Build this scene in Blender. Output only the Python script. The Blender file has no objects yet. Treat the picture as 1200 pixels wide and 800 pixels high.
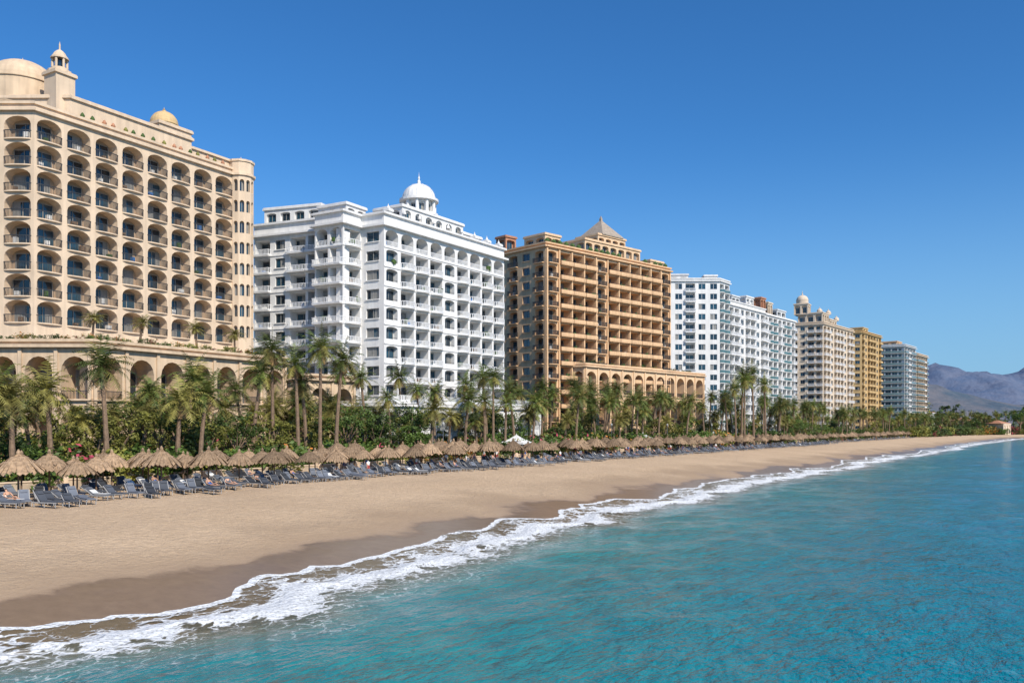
import bpy, math, random
from mathutils import Vector, noise
random.seed(7)
R=random.random
def U(a,b): return a+(b-a)*random.random()
S=bpy.context.scene
COL=S.collection

# ------------------------------------------------------------------ materials
def newmat(name):
    m=bpy.data.materials.new(name); m.use_nodes=True
    nt=m.node_tree; b=nt.nodes['Principled BSDF']
    return m,nt,b
def mat(name,col,rough=.8,var=.12,scale=3.,bump=0.,bscale=20.,spec=.4,streak=0.,rnd=0.,metal=0.,flat=False):
    m,nt,b=newmat(name); N=nt.nodes; L=nt.links
    b.inputs['Roughness'].default_value=rough
    b.inputs['Specular IOR Level'].default_value=spec
    b.inputs['Metallic'].default_value=metal
    tc=N.new('ShaderNodeTexCoord')
    nz=N.new('ShaderNodeTexNoise'); nz.inputs['Scale'].default_value=scale; nz.inputs['Detail'].default_value=2 if flat else 4
    L.new(tc.outputs['Object'],nz.inputs['Vector'])
    mr=N.new('ShaderNodeMapRange'); mr.inputs['From Min'].default_value=.3; mr.inputs['From Max'].default_value=.7
    mr.inputs['To Min'].default_value=1-var; mr.inputs['To Max'].default_value=1+var
    L.new(nz.outputs['Fac'],mr.inputs['Value'])
    val=mr.outputs['Result']
    if streak>0:
        mp=N.new('ShaderNodeMapping'); mp.inputs['Scale'].default_value=(1.6,1.6,.12)
        n2=N.new('ShaderNodeTexNoise'); n2.inputs['Scale'].default_value=1.; n2.inputs['Detail'].default_value=4
        L.new(tc.outputs['Object'],mp.inputs['Vector']); L.new(mp.outputs['Vector'],n2.inputs['Vector'])
        m2=N.new('ShaderNodeMapRange'); m2.inputs['From Min'].default_value=.35; m2.inputs['From Max'].default_value=.65
        m2.inputs['To Min'].default_value=1-streak; m2.inputs['To Max'].default_value=1
        L.new(n2.outputs['Fac'],m2.inputs['Value'])
        mm=N.new('ShaderNodeMath'); mm.operation='MULTIPLY'; L.new(val,mm.inputs[0]); L.new(m2.outputs['Result'],mm.inputs[1]); val=mm.outputs[0]
    if rnd>0:
        oi=N.new('ShaderNodeObjectInfo')
        m3=N.new('ShaderNodeMapRange'); m3.inputs['To Min'].default_value=1-rnd; m3.inputs['To Max'].default_value=1+rnd
        L.new(oi.outputs['Random'],m3.inputs['Value'])
        mm=N.new('ShaderNodeMath'); mm.operation='MULTIPLY'; L.new(val,mm.inputs[0]); L.new(m3.outputs['Result'],mm.inputs[1]); val=mm.outputs[0]
    vm=N.new('ShaderNodeVectorMath'); vm.operation='SCALE'; vm.inputs[0].default_value=col
    L.new(val,vm.inputs['Scale']); L.new(vm.outputs['Vector'],b.inputs['Base Color'])
    if bump>0:
        n3=N.new('ShaderNodeTexNoise'); n3.inputs['Scale'].default_value=bscale; n3.inputs['Detail'].default_value=2
        L.new(tc.outputs['Object'],n3.inputs['Vector'])
        bp=N.new('ShaderNodeBump'); bp.inputs['Strength'].default_value=bump; bp.inputs['Distance'].default_value=.05
        L.new(n3.outputs['Fac'],bp.inputs['Height']); L.new(bp.outputs['Normal'],b.inputs['Normal'])
    return m
M={}
M['cream']=mat('cream_stucco',(.75,.585,.42),.9,.08,.5,.2,8,streak=.16)
M['cream2']=mat('cream_stone',(.69,.525,.36),.9,.10,.7,.2,8,streak=.18)
M['shade']=mat('shaded_recess_stucco',(.44,.33,.23),.9,.10,.7)  # darkened cream for recess backs, balcony shade put into the colour
M['white']=mat('white_stucco',(.80,.79,.77),.85,.05,.5,.1,8,streak=.12)
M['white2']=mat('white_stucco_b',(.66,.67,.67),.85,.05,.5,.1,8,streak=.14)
M['tan']=mat('tan_stucco',(.74,.485,.28),.9,.10,.5,.2,8,streak=.16)
M['tand']=mat('tan_shaded_recess',(.42,.25,.14),.9,.10,.5)  # dark copy of the tan, shade of the deep balconies painted in
M['tan2']=mat('tan_stucco_light',(.78,.55,.345),.9,.08,.5,.2,8,streak=.14)
M['ochre']=mat('ochre_stucco',(.64,.44,.21),.9,.08,.5,.2,8,streak=.14)
M['beige']=mat('beige_stucco',(.72,.59,.45),.9,.08,.5,.2,8,streak=.14)
M['terra']=mat('terracotta',(.45,.22,.13),.9,.15,2,.3,8)
M['slate']=mat('slate_roof',(.36,.30,.24),.8,.2,2,.3,8)
M['gold']=mat('gilded_dome',(.62,.44,.22),.7,.1,2)
M['glass']=mat('window_glass',(.010,.024,.038),.08,.3,.6,spec=.9)
M['glassb']=mat('window_glass_blue',(.012,.055,.09),.08,.3,.6,spec=.9)
M['curtain']=mat('curtain',(.24,.24,.23),.7,.15,3)
M['frame']=mat('window_frame',(.30,.29,.27),.6,.05,3)
M['darkrail']=mat('dark_rail',(.04,.045,.05),.5,.1,3)
M['blueglass']=mat('balcony_glass_dark',(.035,.045,.052),.3,.2,1,spec=.4)
M['whiterail']=mat('white_rail',(.78,.79,.8),.6,.05,3)
M['greenglass']=mat('balcony_glass',(.08,.16,.17),.1,.2,1,spec=.8)
M['roof']=mat('roof_surface',(.40,.36,.32),.95,.1,1)
M['clutR']=mat('towel_red',(.5,.07,.05),.9,.1,3)
M['clutB']=mat('towel_blue',(.05,.16,.4),.9,.1,3)
M['clutW']=mat('towel_white',(.7,.7,.68),.9,.1,3)
M['plantg']=mat('planter_green',(.06,.11,.03),.9,.4,3)
M['bark']=mat('palm_bark',(.22,.15,.10),.95,.3,6,.6,12)
M['leafp']=mat('palm_leaf',(.105,.14,.028),.55,.3,1.5,rnd=.4,flat=True)
M['leafy']=mat('palm_leaf_olive',(.22,.20,.05),.6,.3,1.5,rnd=.3,flat=True)
M['leafd']=mat('palm_leaf_dead',(.34,.22,.10),.9,.3,1.5,flat=True)
M['leafb']=mat('bush_leaf',(.07,.115,.02),.6,.4,1.2,rnd=.5,flat=True)
M['leafb2']=mat('bush_leaf_yellow',(.18,.18,.035),.6,.4,1.2,rnd=.4,flat=True)
M['flower']=mat('bougainvillea',(.42,.06,.10),.7,.3,1.2,flat=True)
M['flowero']=mat('orange_blossom',(.55,.20,.04),.7,.3,1.2,flat=True)
M['thatch']=mat('thatch',(.29,.20,.125),.95,.35,5,.6,20,rnd=.4)
M['wood']=mat('wood_pole',(.20,.13,.08),.8,.2,6)
M['cushg']=mat('cushion_grey',(.10,.112,.135),.85,.1,3,rnd=.7)
M['cushw']=mat('lounger_frame',(.36,.36,.36),.6,.05,3)
M['skin']=mat('skin',(.52,.30,.20),.6,.05,3,rnd=.3)
M['hair']=mat('hair',(.05,.03,.02),.7,.1,3)
M['cloth1']=mat('swim_blue',(.04,.12,.35),.8,.1,3)
M['cloth2']=mat('swim_red',(.4,.08,.07),.8,.1,3)
M['cloth3']=mat('shirt_white',(.75,.75,.73),.8,.1,3)
M['metal']=mat('painted_metal',(.12,.13,.14),.5,.05,3)
M['lampglass']=mat('lamp_globe',(.4,.4,.38),.3,.02,3)
M['pave']=mat('promenade_wall_stone',(.50,.40,.29),.9,.15,1.5,.3,6)

# ------------------------------------------------------------------ mesh helpers
class Acc:
    def __init__(s): s.v=[];s.f=[];s.m=[];s.names=[]
    def mi(s,n):
        if n not in s.names: s.names.append(n)
        return s.names.index(n)
    def poly(s,pts,mn):
        i=len(s.v); s.v.extend([tuple(p) for p in pts]); s.f.append(tuple(range(i,i+len(pts)))); s.m.append(s.mi(mn))
    def box(s,x0,x1,y0,y1,z0,z1,mn,T=None):
        c=[(x0,y0,z0),(x1,y0,z0),(x1,y1,z0),(x0,y1,z0),(x0,y0,z1),(x1,y0,z1),(x1,y1,z1),(x0,y1,z1)]
        if T: c=[T(*p) for p in c]
        for q in ((0,3,2,1),(4,5,6,7),(0,1,5,4),(1,2,6,5),(2,3,7,6),(3,0,4,7)): s.poly([c[k] for k in q],mn)
    def lathe(s,cx,cy,prof,seg,mn,smoothless=False,rot=0):
        for (r0,z0),(r1,z1) in zip(prof,prof[1:]):
            for k in range(seg):
                a=2*math.pi*k/seg+rot; b=2*math.pi*(k+1)/seg+rot
                p=[(cx+r0*math.cos(a),cy+r0*math.sin(a),z0),(cx+r0*math.cos(b),cy+r0*math.sin(b),z0),(cx+r1*math.cos(b),cy+r1*math.sin(b),z1),(cx+r1*math.cos(a),cy+r1*math.sin(a),z1)]
                if r1<1e-4: p=p[:3]
                elif r0<1e-4: p=p[1:]
                s.poly(p,mn)
    def mesh(s,name,smooth=False):
        me=bpy.data.meshes.new(name); me.from_pydata(s.v,[],s.f)
        for n in s.names: me.materials.append(M[n])
        me.polygons.foreach_set('material_index',s.m)
        if smooth: me.polygons.foreach_set('use_smooth',[True]*len(s.f))
        me.update(); return me
def obj(name,me,loc=(0,0,0),rz=0,sc=1,parent=None):
    o=bpy.data.objects.new(name,me); COL.objects.link(o); o.location=loc; o.rotation_euler=(0,0,rz)
    o.scale=(sc,sc,sc) if not isinstance(sc,tuple) else sc
    if parent: o.parent=parent
    return o
def empty(name):
    e=bpy.data.objects.new(name,None); COL.objects.link(e); return e

class Bld:
    def __init__(s,name): s.name=name; s.p={}
    def a(s,k):
        if k not in s.p: s.p[k]=Acc()
        return s.p[k]
    def finish(s):
        e=empty(s.name)
        for k,a in s.p.items(): obj(k,a.mesh(k),parent=e)
        return e
JC=[0]
class Fr:
    def __init__(s,p,q):
        s.p=Vector(p); d=Vector(q)-s.p; s.L=d.length; s.e=d/s.L; s.n=Vector((s.e.y,-s.e.x)); JC[0]+=1; s.j=(JC[0]%7)*.004
    def __call__(s,a,b,z):
        w=s.p+s.e*a+s.n*b; return (w.x,w.y,z)

def opening(B,F,a0,a1,z0,z1,oa0,oa1,oz0,oz1,rise,D,wm,bm,segs=8):
    W=B.a('walls')
    q=lambda P,m=wm: W.poly([F(*p) for p in P],m)
    q([(a0,0,z0),(oa0,0,z0),(oa0,0,z1),(a0,0,z1)]); q([(oa1,0,z0),(a1,0,z0),(a1,0,z1),(oa1,0,z1)])
    if oz0>z0+.001: q([(oa0,0,z0),(oa1,0,z0),(oa1,0,oz0),(oa0,0,oz0)])
    sp=oz1-rise; c=(oa0+oa1)/2; r=(oa1-oa0)/2
    top=[(oa0,sp)]
    if rise>0:
        for i in range(1,segs):
            t=math.pi-math.pi*i/segs; top.append((c+r*math.cos(t),sp+rise*math.sin(t)))
    top.append((oa1,sp))
    for (x0,y0),(x1,y1) in zip(top,top[1:]): q([(x0,0,y0),(x1,0,y1),(x1,0,z1),(x0,0,z1)])
    ol=[(oa0,oz0)]+top+[(oa1,oz0)]
    ol.append(ol[0])
    for (x0,y0),(x1,y1) in zip(ol,ol[1:]): q([(x0,0,y0),(x1,0,y1),(x1,-D,y1),(x0,-D,y0)])
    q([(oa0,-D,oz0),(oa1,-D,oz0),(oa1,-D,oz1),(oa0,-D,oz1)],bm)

def rail(B,F,oa0,oa1,z,proj,kind,wm,curve):
    A=B.a('railings')
    rm={'bars':'darkrail','wbars':'whiterail','glass':'greenglass','solid':wm,'wsolid':'white','dglass':'blueglass'}[kind]
    n=8 if curve else 1
    if proj<=0: path=[(oa0,-.08),(oa1,-.08)]
    elif curve:
        c=(oa0+oa1)/2; r=(oa1-oa0)/2+.06
        path=[(c-r*math.cos(math.pi*i/n),.004+proj*math.sin(math.pi*i/n)) for i in range(n+1)]
    else: path=[(oa0-.15,.004),(oa0-.15,proj),(oa1+.15,proj),(oa1+.15,.004)]
    if proj>0:
        W=B.a('balconies')
        W.poly([F(a,b,z) for a,b in path],wm); W.poly([F(a,b,z-.16) for a,b in path],wm)
        for (a,b),(c2,d) in zip(path,path[1:]): W.poly([F(a,b,z-.16),F(c2,d,z-.16),F(c2,d,z),F(a,b,z)],wm)
    H=.95
    for (a,b),(c2,d) in zip(path,path[1:]):
        L=math.hypot(c2-a,d-b)
        if L<.02: continue
        ux,uy=(c2-a)/L,(d-b)/L; px,py=uy*.04,-ux*.04
        def T(x,y,zz): return F(a+ux*x+px*y,b+uy*x+py*y,zz)
        if kind in('bars','wbars'):
            m=max(1,int(L/(.28 if kind=='wbars' else .16)))
            w=.028 if kind=='bars' else .05
            for k in range(m):
                x=(k+.5)*L/m; A.box(x-w,x+w,-.5,.5,z+.02,z+H-.06,rm,T)
            A.box(0,L,-1,1,z+H-.06,z+H+.02,rm,T)
            if kind=='wbars': A.box(0,L,-.8,.8,z+.02,z+.2,rm,T)
        elif kind in('glass','dglass'):
            A.poly([T(0,0,z+.05),T(L,0,z+.05),T(L,0,z+H-.06),T(0,0,z+H-.06)],rm)
            A.box(0,L,-1,1,z+H-.06,z+H+.02,'whiterail' if kind=='glass' else 'frame',T)
        else:
            A.box(0,L,-1,1,z+.01,z+H-.25,rm,T)
            A.box(0,L,-.6,.6,z+H-.02,z+H+.03,'darkrail',T)

def cell(B,F,a0,a1,z0,z1,s,wm):
    w=a1-a0; m=s.get('m',.1)*w; oa0=a0+m; oa1=a1-m; oz0=z0+s.get('sill',.02); oz1=z1-s.get('head',.45); D=s.get('depth',1.3)
    opening(B,F,a0,a1,z0,z1,oa0,oa1,oz0,oz1,s.get('rise',0),D,wm,s.get('back',wm))
    G=B.a('windows'); gf=s.get('gf',.72)
    c=(oa0+oa1)/2; hw=(oa1-oa0)/2*gf; 
    if s.get('shift'): c+=U(-1,1)*((oa1-oa0)/2-hw)*.8
    zt=oz1-.12-(s.get('rise',0)*.45); zt=min(zt,oz0+s.get('gh',2.35))
    zb=oz0+(.0 if s.get('sill',.02)<.3 else .08)
    g='glass' if R()<.55 else 'glassb'
    g=s.get('glass',g)
    G.poly([F(c-hw,-D+.03,zb),F(c+hw,-D+.03,zb),F(c+hw,-D+.03,zt),F(c-hw,-D+.03,zt)],g)
    if R()<.4:
        x=U(.25,.8)*hw*2; sd=R()<.5
        xa,xb=(c-hw,c-hw+x) if sd else (c+hw-x,c+hw)
        G.poly([F(xa,-D+.045,zb),F(xb,-D+.045,zb),F(xb,-D+.045,zt),F(xa,-D+.045,zt)],'curtain')
    fm=s.get('frame','frame')
    for x in (c-hw,c,c+hw): G.box(x-.04,x+.04,-D+.05,-D+.1,zb,zt,fm,F)
    G.box(c-hw-.05,c+hw+.05,-D+.052,-D+.11,zt,zt+.09,fm,F)
    if s.get('rail'):
        rail(B,F,oa0,oa1,oz0,s.get('proj',0),s['rail'],wm,s.get('curve',False))
        if R()<.5:
            A=B.a('balcony_items'); x=U(oa0+.3,oa1-.9); A.box(x,x+U(.4,.8),-.9,-.45,oz0+.02,oz0+U(.5,1.0),random.choice(['wood','clutB','clutW','clutW','wood','plantg']),F)
        if R()<s.get('plants',0):
            A=B.a('balcony_plants'); x=U(oa0+.2,oa1-1.0); w_=U(.5,1.4)
            for q_ in range(3):
                xx=x+w_*q_/3; A.box(xx,xx+w_/3.5,-.05+U(0,.1),.16+U(0,.15),oz0+.55+U(-.3,.2),oz0+1.0+U(0,.3),'plantg',F)
    elif s.get('sillbox'):
        B.a('walls').box(oa0-.1,oa1+.1,.004,.18,oz0-.16,oz0-.02,wm,F)

def block(B,foot,zs,edges,wm,roofz,base=2.,band=None,cornice=.4,parapet=True):
    W=B.a('walls'); n=len(foot)
    for i in range(n):
        F=Fr(foot[i],foot[(i+1)%n]); sp=edges.get(i)
        if base<zs[0]: W.poly([F(0,0,base),F(F.L,0,base),F(F.L,0,zs[0]),F(0,0,zs[0])],wm)
        W.poly([F(0,0,zs[-1]),F(F.L,0,zs[-1]),F(F.L,0,roofz),F(0,0,roofz)],wm)
        if sp is None:
            W.poly([F(0,0,zs[0]),F(F.L,0,zs[0]),F(F.L,0,zs[-1]),F(0,0,zs[-1])],wm)
        else:
            nc=sp['n']; cw=F.L/nc
            for r in range(len(zs)-1):
                for c in range(nc):
                    s=sp
                    if 'alt' in sp and c in sp['altc']: s=sp['alt']
                    if 'top' in sp and r==len(zs)-2: s=sp['top']
                    if 'bot' in sp and r==0: s=sp['bot']
                    cell(B,F,c*cw,(c+1)*cw,zs[r],zs[r+1],s,wm)
                if sp.get('ledge') and r>0:
                    B.a('trim').box(-.0,F.L,.003,sp['ledge'],zs[r]-.2+F.j,zs[r]-.02+F.j,sp.get('ledgem',wm),F)
            if sp.get('pil'):
                for c in range(0,nc+1,sp.get('pile',1)):
                    x=min(max(c*cw,.25),F.L-.25); B.a('trim').box(x-.2,x+.2,.003,sp['pil'],base,zs[-1]-.01,wm,F)
        if cornice:
            B.a('trim').box(-.05,F.L+cornice*.8,.003,cornice,zs[-1]+.1+F.j,zs[-1]+.45+F.j,wm,F)
            B.a('trim').box(-.05,F.L+cornice*.5,.003,cornice*.6,roofz-.25+F.j,roofz+.08+F.j,wm,F)
    B.a('roof').poly([(x,y,roofz-(.5 if parapet else 0)) for x,y in foot],'roof')
def ngon(cx,cy,r,n,rot=0): return [(cx+r*math.cos(2*math.pi*k/n+rot),cy+r*math.sin(2*math.pi*k/n+rot)) for k in range(n)]
def dome(B,cx,cy,r,z,h,mn,drum=0,seg=24,fin=1.2,part='dome',ribs=False):
    A=B.a(part); prof=[]
    if drum: prof=[(r*1.0,z),(r*1.0,z+drum-.15),(r*1.04,z+drum-.15),(r*1.04,z+drum)]
    prof+= [(r*math.cos(t*math.pi/2/9),z+drum+h*math.sin(t*math.pi/2/9)) for t in range(9)]+[(.12,z+drum+h)]
    A.lathe(cx,cy,prof,seg,mn)
    if fin: A.lathe(cx,cy,[(.28,z+drum+h-.05),(.28,z+drum+h+fin*.25),(.1,z+drum+h+fin*.35),(.2,z+drum+h+fin*.5),(.06,z+drum+h+fin*.62),(.0,z+drum+h+fin)],8,mn)
    if ribs:
        for k in range(12):
            a=2*math.pi*k/12
            for t in range(8):
                t0=t*math.pi/2/9; t1=(t+1)*math.pi/2/9
                def P(tt,da,o): 
                    rr=(r+o)*math.cos(tt); return (cx+rr*math.cos(a+da),cy+rr*math.sin(a+da),z+drum+(h+o)*math.sin(tt))
                A.poly([P(t0,-.035,.1),P(t0,.035,.1),P(t1,.035,.1),P(t1,-.035,.1)],mn)
def blockbox(B,cx,cy,hx,hy,ang,z0,z1,wm,n=(2,2),spec=None):
    c,s=math.cos(ang),math.sin(ang)
    foot=[(cx+c*x-s*y,cy+s*x+c*y) for x,y in ((-hx,-hy),(hx,-hy),(hx,hy),(-hx,hy))]
    ed={}
    if spec: ed={0:dict(spec,n=n[0]),1:dict(spec,n=n[1])}
    block(B,foot,[z0,z1-.5],ed,wm,z1,base=z0,cornice=.25)

# ------------------------------------------------------------------ HOTEL 1 (cream arches)
B=Bld('hotel_building')
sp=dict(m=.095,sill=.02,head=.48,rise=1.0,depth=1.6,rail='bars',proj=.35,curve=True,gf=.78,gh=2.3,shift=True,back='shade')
zs=[20+3.26*i for i in range(9)]
block(B,[(-115.1,55.8),(-104.5,61.9),(-104.5,93.6),(-124,94.3),(-124,60)],zs,{0:dict(sp,n=3),1:dict(sp,n=8)},'cream',47.3,cornice=.45)
block(B,[(-113,62.5),(-105.0,67),(-105.0,86),(-120,86),(-120,63)],[46.9,49.4],{},'cream',49.9,base=46.9,cornice=.3)
block(B,[(-112,86.2),(-105.2,86.2),(-105.2,93.4),(-118,93.4)],[46.9,48.3],{},'cream',48.7,base=46.9,cornice=.3)
for k in range(16):
    B.a('roof_plants').lathe(-104.7,68.5+k*1.55+U(-.3,.3),[(.2,47.35),(.3,47.7),(.15,48.0),(0,48.15)],6,random.choice(['plantg','leafb2','terra']))
tf=ngon(-104.6,95.1,1.95,12,.13)
tsp=dict(n=1,m=.16,sill=.9,head=.5,rise=.4,depth=.5,gf=.95,gh=3)
block(B,tf,zs,{i:tsp for i in (8,9,10,11,0,1,2)},'cream',48.6,cornice=.25)
dome(B,-104.6,95.1,1.6,48.1,.9,'cream',fin=.6,seg=12,part='turret_dome')
dome(B,-114.5,66.3,4.3,49.3,3.2,'cream2',drum=3.5,seg=32,fin=.6)
blockbox(B,-107.0,66.8,1.3,1.3,0,47,53.0,'cream')
A=B.a('minaret'); A.lathe(-107.0,66.8,[(1.5,53.0),(1.5,53.3),(1.05,53.3),(1.05,53.7)],12,'cream')
for k in range(6):
    a=k*math.pi/3; A.lathe(-107+.85*math.cos(a),66.8+.85*math.sin(a),[(.16,53.7),(.16,54.9)],6,'cream')
A.lathe(-107.0,66.8,[(1.1,54.9),(1.1,55.1),(.9,55.3),(.7,55.7),(.4,56.0),(.1,56.2),(.1,56.8),(0,57.3)],12,'cream')
A.lathe(-107.0,66.8,[(.5,53.7),(.5,54.9)],8,'glass')
blockbox(B,-108.6,84.0,2.6,2.8,0,49.2,51.3,'cream')
dome(B,-108.6,84.0,2.0,51.3,1.9,'gold',drum=.7,fin=.7,part='gilded_dome')
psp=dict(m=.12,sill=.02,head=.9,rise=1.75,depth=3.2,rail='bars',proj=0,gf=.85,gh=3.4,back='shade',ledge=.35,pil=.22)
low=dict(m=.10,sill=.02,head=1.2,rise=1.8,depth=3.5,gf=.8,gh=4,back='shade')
block(B,[(-105.1,52.3),(-90.8,60.6),(-90.8,91),(-106,92.5),(-118,60)],[2,10.2,16],{0:dict(psp,n=4,bot=low),1:dict(psp,n=7,bot=low)},'cream2',17.0,cornice=.6)
B.finish()
B=Bld('beach_pavilion')
block(B,[(-96,91.4),(-87,91.4),(-85,99.5),(-96,100.5)],[2,8.4,13.6],{0:dict(psp,n=2,bot=low,m=.14),1:dict(psp,n=2,bot=low,m=.14)},'cream2',14.6,cornice=.5)
B.finish()

# ------------------------------------------------------------------ HOTEL 2 (white, domed)
B=Bld('hotel_building')
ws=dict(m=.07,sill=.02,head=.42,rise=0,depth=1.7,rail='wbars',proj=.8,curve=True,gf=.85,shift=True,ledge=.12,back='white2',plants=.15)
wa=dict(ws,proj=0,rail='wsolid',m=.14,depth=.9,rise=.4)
wt=dict(ws,rise=.9,m=.10,head=.3,proj=0,rail='wbars',depth=2)
ww=dict(m=.22,sill=.9,head=.6,depth=.3,gf=.96,sillbox=True)
zs=[5+3.1*i for i in range(12)]
block(B,[(-111.4,104.2),(-97,106),(-97,103.6),(-91,103.6),(-91,108),(-86.3,108),(-84.2,142.2),(-105,145),(-112,130)],zs,
 {0:dict(ws,n=4,alt=ww,altc=(1,),curve=False,proj=.8),2:dict(ws,n=2,curve=False,proj=.8,top=wt),3:dict(ws,n=1,proj=.8),4:dict(ww,n=1),
  5:dict(ws,n=9,alt=wa,altc=(0,4),top=wt)},'white',41.4,cornice=.7)
blockbox(B,-105,109.5,5.5,3.6,.2,40.9,44.2,'white',(4,2),dict(m=.15,sill=.5,head=.4,depth=.4,rise=.3))
blockbox(B,-95,107.9,3.0,2.4,0,40.9,43.2,'white',(3,2),dict(m=.15,sill=.5,head=.3,depth=.4,rise=.3))
blockbox(B,-89.4,122,3.1,8.5,-.05,40.9,43.9,'white',(2,6),dict(m=.2,sill=.4,head=.25,depth=.4,rise=.6))
blockbox(B,-89.0,134,2.4,3.5,-.05,40.9,42.9,'white',(2,3),dict(m=.2,sill=.4,head=.25,depth=.4,rise=.6))
for k in range(9):
    y=109.5+k*4; x=-86.7+ (y-108)*.05
    if not 113<y<130: blockbox(B,x,y,.4,.4,0,41.0,42.2,'white')
    B.a('finials').lathe(x,y,[(.3,42.2),(.28,42.5),(.1,42.8),(0,43.2)],8,'white')
cx,cy=-89.4,121.6
for k in range(10):
    a=2*math.pi*k/10+.2; B.a('dome_columns').lathe(cx+2.8*math.cos(a),cy+2.8*math.sin(a),[(.3,44.2),(.3,46.4)],8,'white')
B.a('dome_columns').lathe(cx,cy,[(3.4,43.8),(3.4,44.25),(2.4,44.3)],20,'white')
block(B,ngon(cx,cy,2.5,10,.2),[44.2,46.2],{i:dict(n=1,m=.2,sill=.2,head=.2,rise=.5,depth=.3,gf=.95) for i in range(10)},'white',46.5,base=44.2,cornice=0)
B.a('dome').lathe(cx,cy,[(2.4,46.4),(3.45,46.4),(3.45,46.8),(2.95,46.9)],24,'white')
dome(B,cx,cy,2.9,46.9,2.7,'white',fin=2.2,ribs=True)
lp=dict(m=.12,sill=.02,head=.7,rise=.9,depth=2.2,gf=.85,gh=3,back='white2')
block(B,[(-92,98.0),(-80.5,100.5),(-76.5,143),(-86,144)],[2,6.2,10],{0:dict(lp,n=3,rail='wbars'),1:dict(lp,n=11,rail='wbars')},'white',10.8,cornice=.45)
F=Fr((-80.5,100.5),(-76.5,143)); rail(B,F,.2,F.L-.2,10.9,0,'wbars','white',False)
B.finish()

# ------------------------------------------------------------------ HOTEL 3 (tan, pyramid roof)
B=Bld('hotel_building')
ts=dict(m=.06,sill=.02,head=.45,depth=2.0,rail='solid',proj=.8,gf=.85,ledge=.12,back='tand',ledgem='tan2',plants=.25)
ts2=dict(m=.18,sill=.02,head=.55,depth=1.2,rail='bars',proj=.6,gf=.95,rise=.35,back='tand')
tw=dict(m=.22,sill=.9,head=.6,depth=.3,gf=.96,sillbox=True)
zs=[5+3.1*i for i in range(14)]
block(B,[(-104.2,166.6),(-85,161),(-72.5,203.5),(-92,210)],zs,{0:dict(ts2,n=5,alt=tw,altc=(1,3)),1:dict(ts,n=11,alt=ts2,altc=(0,4,10),pil=.3,pile=1)},'tan',46.4,cornice=.6)
an=-.287
e=Vector((.282,.959)); nn=Vector((.959,-.282))
def h3(t,b): p=Vector((-85,161))+e*t-nn*b; return p.x,p.y
psp3=dict(m=.12,sill=.3,head=.4,depth=.7,rise=.3)
x,y=h3(24,5.5); blockbox(B,x,y,4.2,10,an,45.9,49.6,'tan2',(3,7),psp3)
x,y=h3(25,6); blockbox(B,x,y,3.4,5,an,49.1,51.8,'tan2',(3,4),psp3)
B.a('pyramid_roof').lathe(x,y,[(5.4,51.7),(5.4,51.95),(.4,56.0),(.4,56.5),(0,57.3)],4,'slate',rot=an+math.pi/4)
x,y=h3(3,4); blockbox(B,x,y,3.2,2.4,an,45.9,48.6,'tan2',(2,2),psp3)
x,y=h3(1.5,14); blockbox(B,x,y,1.6,1.6,an,45.9,49.8,'terra',(1,1),psp3)
x,y=h3(40,4); blockbox(B,x,y,3.2,2.6,an,45.9,47.8,'tan2',(2,2),psp3)
for t in range(1,44,2):
    x,y=h3(t,.6); 
    if R()<.7: B.a('roof_plants').lathe(x,y,[(.4,46.3),(.7,46.9),(.4,47.3),(0,47.6)],6,'plantg')
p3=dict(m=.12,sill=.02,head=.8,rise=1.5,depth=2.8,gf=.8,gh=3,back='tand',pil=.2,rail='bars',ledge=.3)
l3=dict(p3,head=1.2,rail=None)
block(B,[(-86,169),(-79.6,169.1),(-68.7,219),(-80,222)],[2,7.6,14.4,20],{0:dict(p3,n=2,bot=l3),1:dict(p3,n=11,bot=l3)},'tan2',20.9,cornice=.5)
B.finish()

# ------------------------------------------------------------------ BUILDING 4 (white)
B=Bld('apartment_building')
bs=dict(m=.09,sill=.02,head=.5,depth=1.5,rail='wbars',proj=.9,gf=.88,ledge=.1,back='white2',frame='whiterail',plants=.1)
bg=dict(bs,rail='glass',curve=True)
bw=dict(m=.2,sill=.8,head=.55,depth=.25,gf=.97,frame='whiterail')
za=[5+3.1*i for i in range(16)]
block(B,[(-98,246.1),(-76.3,258.6),(-75.3,266.1),(-99,272)],za,{0:dict(bw,n=7,alt=bs,altc=(1,4)),1:dict(bg,n=2)},'white',52.6,cornice=.5)
blockbox(B,-90,259,3,3,.5,52.0,54.6,'white2',(2,2),psp3)
blockbox(B,-80,260.5,2,2,.5,52.0,53.8,'white',(2,2),psp3)
zb=[5+3.1*i for i in range(14)]
block(B,[(-96,268.3),(-75.6,266.2),(-71.1,294.8),(-92,297)],zb,{1:dict(bs,n=7,alt=bw,altc=(2,5))},'white',47.0,cornice=.5)
block(B,[(-92,295.2),(-71.8,295.2),(-67.3,323.9),(-88,327)],zb,{0:dict(bw,n=5),1:dict(bg,n=7,alt=dict(bs,m=.14,rise=.4),altc=(0,3,6))},'white',45.9,cornice=.5)
for yy,w,h,m_ in ((275,3,2.4,'white2'),(286,3,3.4,'white'),(297,2,4.4,'terra'),(303,2,3.4,'beige'),(313,4,1.8,'white2')):
    xx=-75.6+(yy-266)*.157-4; blockbox(B,xx,yy,2.5,w,-.15,45.4,46.9+h,m_,(2,2),psp3)
B.finish()
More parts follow.
